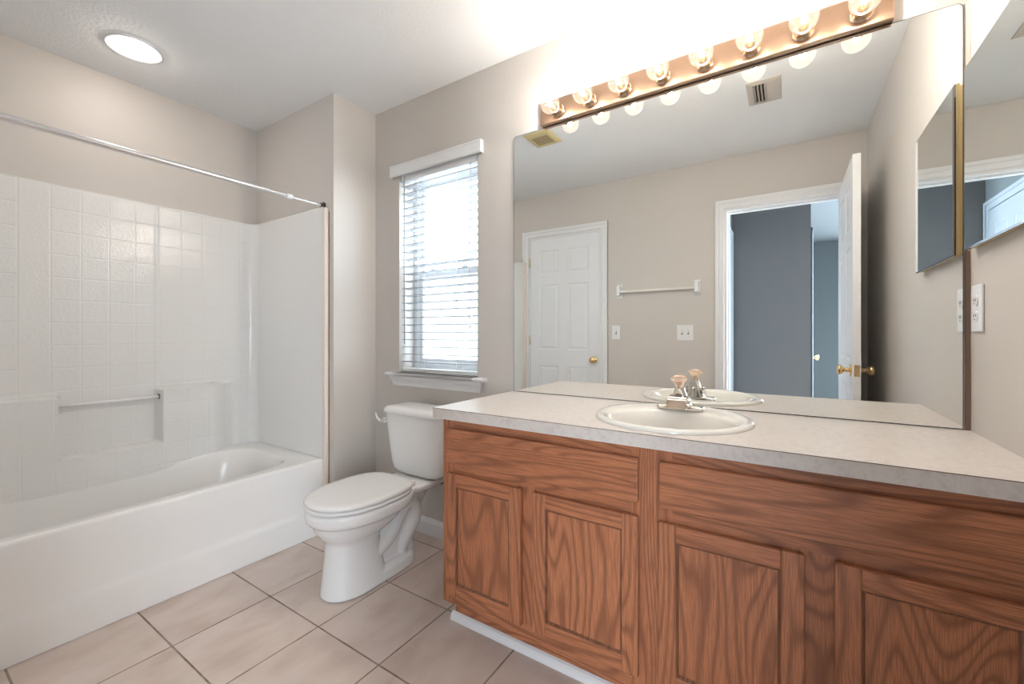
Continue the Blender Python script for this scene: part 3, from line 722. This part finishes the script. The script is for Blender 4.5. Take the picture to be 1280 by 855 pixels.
sink = thing('bathroom_sink', 'round off-white drop-in basin in the countertop below the faucet', 'sink', (SX, SYC, KZ))
def se(rx, yf, yb, z, p=2.0):
    cy = (yf+yb)/2; hy = (yb-yf)/2
    return [(SX+rx*sgn(math.cos(2*PI*i/96), 2/p), cy+hy*sgn(math.sin(2*PI*i/96), 2/p), z) for i in range(96)]
f0, b0 = SYC-SR, SYC+SR
bm = bmesh.new(); ringstack(bm, [se(SR, f0, b0, KZ+.0005), se(SR+.0005, f0, b0, KZ+.005), se(SR-.003, f0+.003, b0-.003, KZ+.010), se(SR-.011, f0+.011, b0-.011, KZ+.0135), se(SR-.022, f0+.020, b0-.03, KZ+.0125),
    se(SR-.035, f0+.028, b0-.075, KZ+.0095), se(SR-.043, f0+.034, b0-.112, KZ+.006), se(SR-.050, f0+.041, b0-.120, KZ-.004), se(.180, f0+.052, b0-.128, KZ-.03), se(.168, f0+.066, b0-.138, KZ-.07), se(.135, f0+.095, b0-.17, KZ-.112), se(.085, f0+.14, b0-.21, KZ-.132), se(.030, 1.345, 1.405, KZ-.140), se(.021, 1.354, 1.396, KZ-.141)], False, False)
obj('basin', bm, 'sink', sink, smooth=True)
bm = bmesh.new(); lathe(bm, [(.022, 0), (.0215, .002), (.017, .003), (.016, -.004), (0, -.004)], (SX, 1.375, KZ-.1405), 'z', 24); obj('drain', bm, 'chrome', sink, smooth=True, label='chrome drain ring')
FX, FYY, FZ = -.318, 1.580, KZ+.0122
fau = thing('faucet', 'small chrome centerset faucet with a round peach-tinted knob', 'faucet', (FX, FYY, FZ))
bm = bmesh.new(); ringstack(bm, [sup(FX, FYY, .0775, .0235, FZ-.001, 9), sup(FX, FYY, .0775, .0235, FZ+.007, 9), sup(FX, FYY, .075, .021, FZ+.010, 8), sup(FX, FYY, .045, .018, FZ+.014, 6)], True, True)
obj('base_plate', bm, 'faucet', fau, angle=40)
bm = bmesh.new()
side = [(FYY+.018, FZ+.008), (FYY+.017, FZ+.036), (FYY-.006, FZ+.048), (FYY-.058, FZ+.046), (FYY-.064, FZ+.041), (FYY-.064, FZ+.012), (FYY-.060, FZ+.006)]
ringstack(bm, [[(FX-.033, *q) for q in side], [(FX+.033, *q) for q in side]], True, True)
bmesh.ops.bevel(bm, geom=list(bm.edges), offset=.0035, segments=2, affect='EDGES')
obj('spout', bm, 'faucet_dark', fau, angle=35)
# bell-shaped body that narrows from the plate to the knob
bm = bmesh.new(); ringstack(bm, [sup(FX, FYY+.002, .040, .021, FZ+.009, 4), sup(FX, FYY, .033, .021, FZ+.022, 4), sup(FX, FYY-.003, .026, .021, FZ+.040, 4), sup(FX, FYY-.008, .020, .018, FZ+.058, 3), sup(FX, FYY-.012, .015, .015, FZ+.072, 2), sup(FX, FYY-.013, .0145, .0145, FZ+.077, 2)], True, True)
obj('body', bm, 'faucet', fau, angle=35)
kd = Matrix.Translation((FX, FYY-.014, FZ+.072)) @ Matrix.Rotation(math.radians(14), 4, 'X')
bm = bmesh.new(); lathe(bm, [(0, 0), (.013, 0), (.0135, .012), (.0165, .020), (.023, .028), (.029, .034), (.0305, .038), (.028, .0415), (.018, .0425), (.016, .0405), (0, .0405)], (0, 0, 0), 'z', 10)
place(bm, kd); obj('handle_knob', bm, 'knobclear', fau, angle=30, label='round faceted peach-tinted knob')
bm = bmesh.new(); tube(bm, [(FX, FYY+.030, FZ+.012), (FX, FYY+.030, FZ+.045)], .0022, 8, False); lathe(bm, [(0, 0), (.004, 0), (.005, .004), (.003, .008), (0, .008)], (FX, FYY+.030, FZ+.044), 'z', 12)
obj('drain_lever', bm, 'faucet', fau, smooth=True)

# ------------------------------------------------------------------ wall mirror
mir = thing('wall_mirror', 'large frameless wall mirror with rounded top corners above the countertop', 'mirror', (-.34, W-.004, .83))
mx0, mx1, mz0, mz1 = -1.104, .4195, .8305, 2.0485
def rr(x0, x1, z0, z1, r, y, k=6):
    out = []
    for cx, cz, a0 in ((x1-r, z1-r, 0), (x0+r, z1-r, PI/2), (x0+.002, z0+.002, PI), (x1-.002, z0+.002, PI*1.5)):
        q = r if a0 < PI else .002
        for i in range(k+1): a = a0+PI/2*i/k; out.append((cx+q*math.cos(a), y, cz+q*math.sin(a)))
    return out
bm = bmesh.new(); ringstack(bm, [rr(mx0, mx1, mz0, mz1, .016, W-.0008), rr(mx0, mx1, mz0, mz1, .016, W-.0055)], True, False, mi=0)
bm.verts.ensure_lookup_table()
obj('backing', bm, 'glassedge', mir)
bm = bmesh.new(); f = bm.faces.new([bm.verts.new(p) for p in rr(mx0+.0016, mx1-.0016, mz0+.0016, mz1-.0016, .015, W-.0056)])
g = bmesh.ops.extrude_face_region(bm, geom=[f]); bmesh.ops.translate(bm, verts=[v for v in g['geom'] if isinstance(v, bmesh.types.BMVert)], vec=(0, .003, 0))
obj('reflective_face', bm, 'mirror', mir)

# ------------------------------------------------------------------ medicine cabinet on the east wall
mc = thing('medicine_cabinet', 'shallow wall-hung medicine cabinet with mirror front and gold sides at far right', 'medicine cabinet', (EX, 1.45, 1.33))
cx0, ca, cb, cz0, cz1 = .4086, 1.225, 1.668, 1.333, 1.838
bm = bmesh.new(); box(bm, cx0+.015, EX-.0005, ca+.002, cb-.003, cz0+.004, cz1-.004, .001, 1)
obj('case', bm, 'brass_dull', mc)
for y in (ca-.004, cb-.007): obj('side_strip', B(cx0+.0068, cx0+.0145, y, y+.011, cz0-.001, cz1+.001, .003, 2), 'brass_dull', mc, label='gold strip along the mirror edge')
bm = bmesh.new()
def rc2(k, x): return [(x, ca+k, cz0+k), (x, cb-k, cz0+k), (x, cb-k, cz1-k), (x, ca+k, cz1-k)]
ringstack(bm, [rc2(0, cx0+.0065), rc2(0, cx0+.0025), rc2(.0045, cx0+.0004)], True, False)
md = obj('mirror_door', bm, 'bevel', mc, label='bevelled mirror door')
bm = bmesh.new(); ringstack(bm, [rc2(.0045, cx0+.0003), rc2(.0045, cx0)], False, True)
obj('mirror_glass', bm, 'mirror', md)

# ------------------------------------------------------------------ vanity light bar and bulbs
LX0, LX1, LZ0, LZ1, LY = -.945, .268, 2.0505, 2.150, 1.690
bar = thing('vanity_light_bar', 'long brushed copper light bar carrying eight globe bulbs above the wall mirror', 'light fixture', ((LX0+LX1)/2, W, (LZ0+LZ1)/2))
bm = bmesh.new(); box(bm, LX0, LX1, LY, W-.0005, LZ0, LZ1, .003, 2); obj('back_plate', bm, 'copper', bar)
bulbs = []
LZC = 2.092
for i in range(8):
    x = -.853+.1492*i
    bm = bmesh.new(); lathe(bm, [(0, -.0005), (.030, -.0005), (.030, -.003), (.026, -.007), (.0235, -.010), (.0235, -.030), (.0245, -.033), (.0245, -.036), (.020, -.036), (.020, -.02), (0, -.02)], (x, LY, LZC), 'y', 28)
    obj('socket', bm, 'socketmetal', bar, angle=40)
def bulb_mesh():
    bm = bmesh.new(); prof = []; R0 = .0405
    for k in range(19):
        a = PI*k/18*.86; prof.append((max(1e-4, R0*math.sin(a)), -R0*math.cos(a)))
    prof += [(.0155, .041), (.0145, .048)]
    lathe(bm, prof, (0, 0, 0), 'y', 36); return bm
words = ['leftmost of the eight', 'second from the left end', 'third from the left end', 'fourth from the left end', 'fourth from the right end', 'third from the right end', 'second from the right end', 'rightmost of the eight']
first = None
for i in range(8):
    x = -.853+.1492*i; loc = (x, 1.612, LZC-.004)
    if first is None:
        g = obj('light_bulb', bulb_mesh(), 'bulb', smooth=True); g.location = loc
        bm = bmesh.new(); lathe(bm, [(0, -.013), (.006, -.011), (.009, -.006), (.0098, 0), (.009, .006), (.006, .010), (0, .012)], (0, 0, 0), 'y', 16)
        fl = obj('filament', bm, 'filament', g, smooth=True, label='glowing filament')
        bm = bmesh.new(); lathe(bm, [(0, .020), (.006, .021), (.008, .034), (.0135, .045), (.0135, .056), (0, .056)], (0, 0, 0), 'y', 16)
        st = obj('stem', bm, 'brass', g, smooth=True)
        first = (g, fl, st)
    else:
        g = first[0].copy(); COL.objects.link(g); g.location = loc
        for q in first[1:]:
            c = q.copy(); COL.objects.link(c); c.parent = g
    tag(g, 'clear lit globe bulb on the copper light bar, ' + words[i], 'light bulb', 'globe bulbs on the light bar')

# ------------------------------------------------------------------ ceiling light, vents
cl_ = thing('ceiling_light', 'round recessed ceiling light glowing above the bathtub', 'ceiling light', (-2.565, .705, H))
bm = bmesh.new(); lathe(bm, [(.106, 0), (.107, -.003), (.104, -.006), (.098, -.0065), (.088, -.004), (.074, -.0025), (.070, -.006)], (-2.565, .705, H-.0005), 'z', 56)
obj('trim_ring', bm, 'trim', cl_, smooth=True)
bm = bmesh.new(); lathe(bm, [(.072, -.004), (.071, -.010), (.065, -.018), (.050, -.025), (.027, -.029), (.001, -.030)], (-2.565, .705, H-.0005), 'z', 48, caps=(True, False))
obj('lens', bm, 'dome', cl_, smooth=True, label='frosted lit lens')
vn = thing('air_vent', 'small beige metal air register on the ceiling seen in the wall mirror', 'vent', (-.11, .715, H))
bm = bmesh.new(); vx0, vx1, vy0, vy1 = -.190, -.030, .585, .845
def rv(k, z): return [(vx0+k, vy0+k, z), (vx1-k, vy0+k, z), (vx1-k, vy1-k, z), (vx0+k, vy1-k, z)]
ringstack(bm, [rv(0, H-.0005), rv(.001, H-.004), rv(.030, H-.0085)])
ax, bx_ = vx0+.03, vx1-.03
box(bm, ax+.062, bx_, vy0+.03, vy1-.03, H-.0085, H-.0065)
obj('frame', bm, 'vent', vn)
obj('duct_opening', B(ax, bx_, vy0+.03, vy1-.03, H-.0030, H-.0010), 'ventdark', vn, label='dark duct behind the louvers')
bm = bmesh.new()
for k in range(4):
    x = ax+.006+.0165*k; vs = box(bm, x, x+.0022, vy0+.03, vy1-.03, H-.0155, H-.0035)
    bmesh.ops.rotate(bm, verts=vs, cent=(x, 0, H-.01), matrix=Matrix.Rotation(math.radians(32), 3, 'Y'))
    x2 = x
obj('louvers', bm, 'vent', vn)
fn = thing('exhaust_fan', 'yellowed square exhaust fan grille on the ceiling seen in the wall mirror', 'fan', (-1.4, .885, H))
bm = bmesh.new()
def rf(k, z): return [(-1.495+k, .785+k, z), (-1.305-k, .785+k, z), (-1.305-k, .99-k, z), (-1.495+k, .99-k, z)]
ringstack(bm, [rf(0, H-.0005), rf(.001, H-.008), rf(.018, H-.016), rf(.03, H-.016)], False, True)
obj('cover', bm, 'yellow', fn)
bm = bmesh.new()
for k in range(9): box(bm, -1.455+.0135*k, -1.450+.0135*k, .83, .945, H-.0168, H-.0158)
obj('grille_slots', bm, 'oak_groove', fn)

# ------------------------------------------------------------------ wall plates, towel bar
def plate_y(name, label, x0, x1, z0, z1, n):
    t = thing(name, label, 'light switch', ((x0+x1)/2, SY, (z0+z1)/2))
    obj('cover_plate', B(x0, x1, SY+.0004, SY+.006, z0, z1, .0025, 2), 'plate', t)
    for i in range(n):
        x = (x0+x1)/2+(i-(n-1)/2)*.046; zc = (z0+z1)/2
        tg = obj('toggle', B(x-.005, x+.005, SY+.006, SY+.017, zc-.004, zc+.012, .002, 2), 'plate', t)
        obj('toggle_slot', B(x-.0062, x+.0062, SY+.0061, SY+.0068, zc-.014, zc+.014), 'slot', tg)
        for zz in (zc-.030, zc+.030):
            bm = bmesh.new(); lathe(bm, [(0, .0066), (.003, .0066), (.003, .0055)], (x, SY, zz), 'y', 10); obj('screw', bm, 'cord', t)
plate_y('light_switch', 'single white toggle switch plate beside the closed white door', -1.284, -1.210, 1.060, 1.180, 1)
plate_y('light_switch', 'double white toggle switch plate beside the open doorway', -.745, -.622, 1.056, 1.178, 2)
ou = thing('wall_outlet', 'white duplex outlet on the right wall by the mirror corner', 'outlet', (EX, 1.656, 1.17))
obj('cover_plate', B(EX-.006, EX-.0004, 1.617, 1.695, 1.108, 1.236, .0025, 2), 'plate', ou)
for zc in (1.192, 1.150):
    bm = bmesh.new(); ringstack(bm, [[(x, 1.656+.017*sgn(math.cos(2*PI*i/32), .7), zc+.0145*sgn(math.sin(2*PI*i/32), .7)) for i in range(32)] for x in (EX-.0055, EX-.0085)], False, True)
    s = obj('socket', bm, 'plate', ou)
    bm = bmesh.new()
    for dy in (-.006, .006): box(bm, EX-.0092, EX-.0084, 1.656+dy-.0012, 1.656+dy+.0012, zc-.002, zc+.007)
    lathe(bm, [(0, -.0092), (.0022, -.0092), (.0022, -.0084)], (EX, 1.656, zc-.0075), 'x', 10)
    obj('slots', bm, 'slot', s)
tw = thing('towel_bar', 'almond towel bar on the south wall between the closed door and doorway', 'towel bar', (-.895, SY, 1.47))
for x in (-1.212, -.592):
    bm = bmesh.new()
    def q(k, y): return [(x-.026+k, SY+y, 1.412+k*1.6), (x+.026-k, SY+y, 1.412+k*1.6), (x+.026-k, SY+y, 1.530-k*1.6), (x-.026+k, SY+y, 1.530-k*1.6)]
    ringstack(bm, [q(0, .0005), q(0, .008), q(.004, .012), q(.010, .014), q(.012, .055), q(.014, .060)], True, True)
    obj('bracket', bm, 'plate', tw)
obj('bar', B(-1.200, -.604, SY+.031, SY+.049, 1.458, 1.476, .003, 2), 'towelbar', tw)
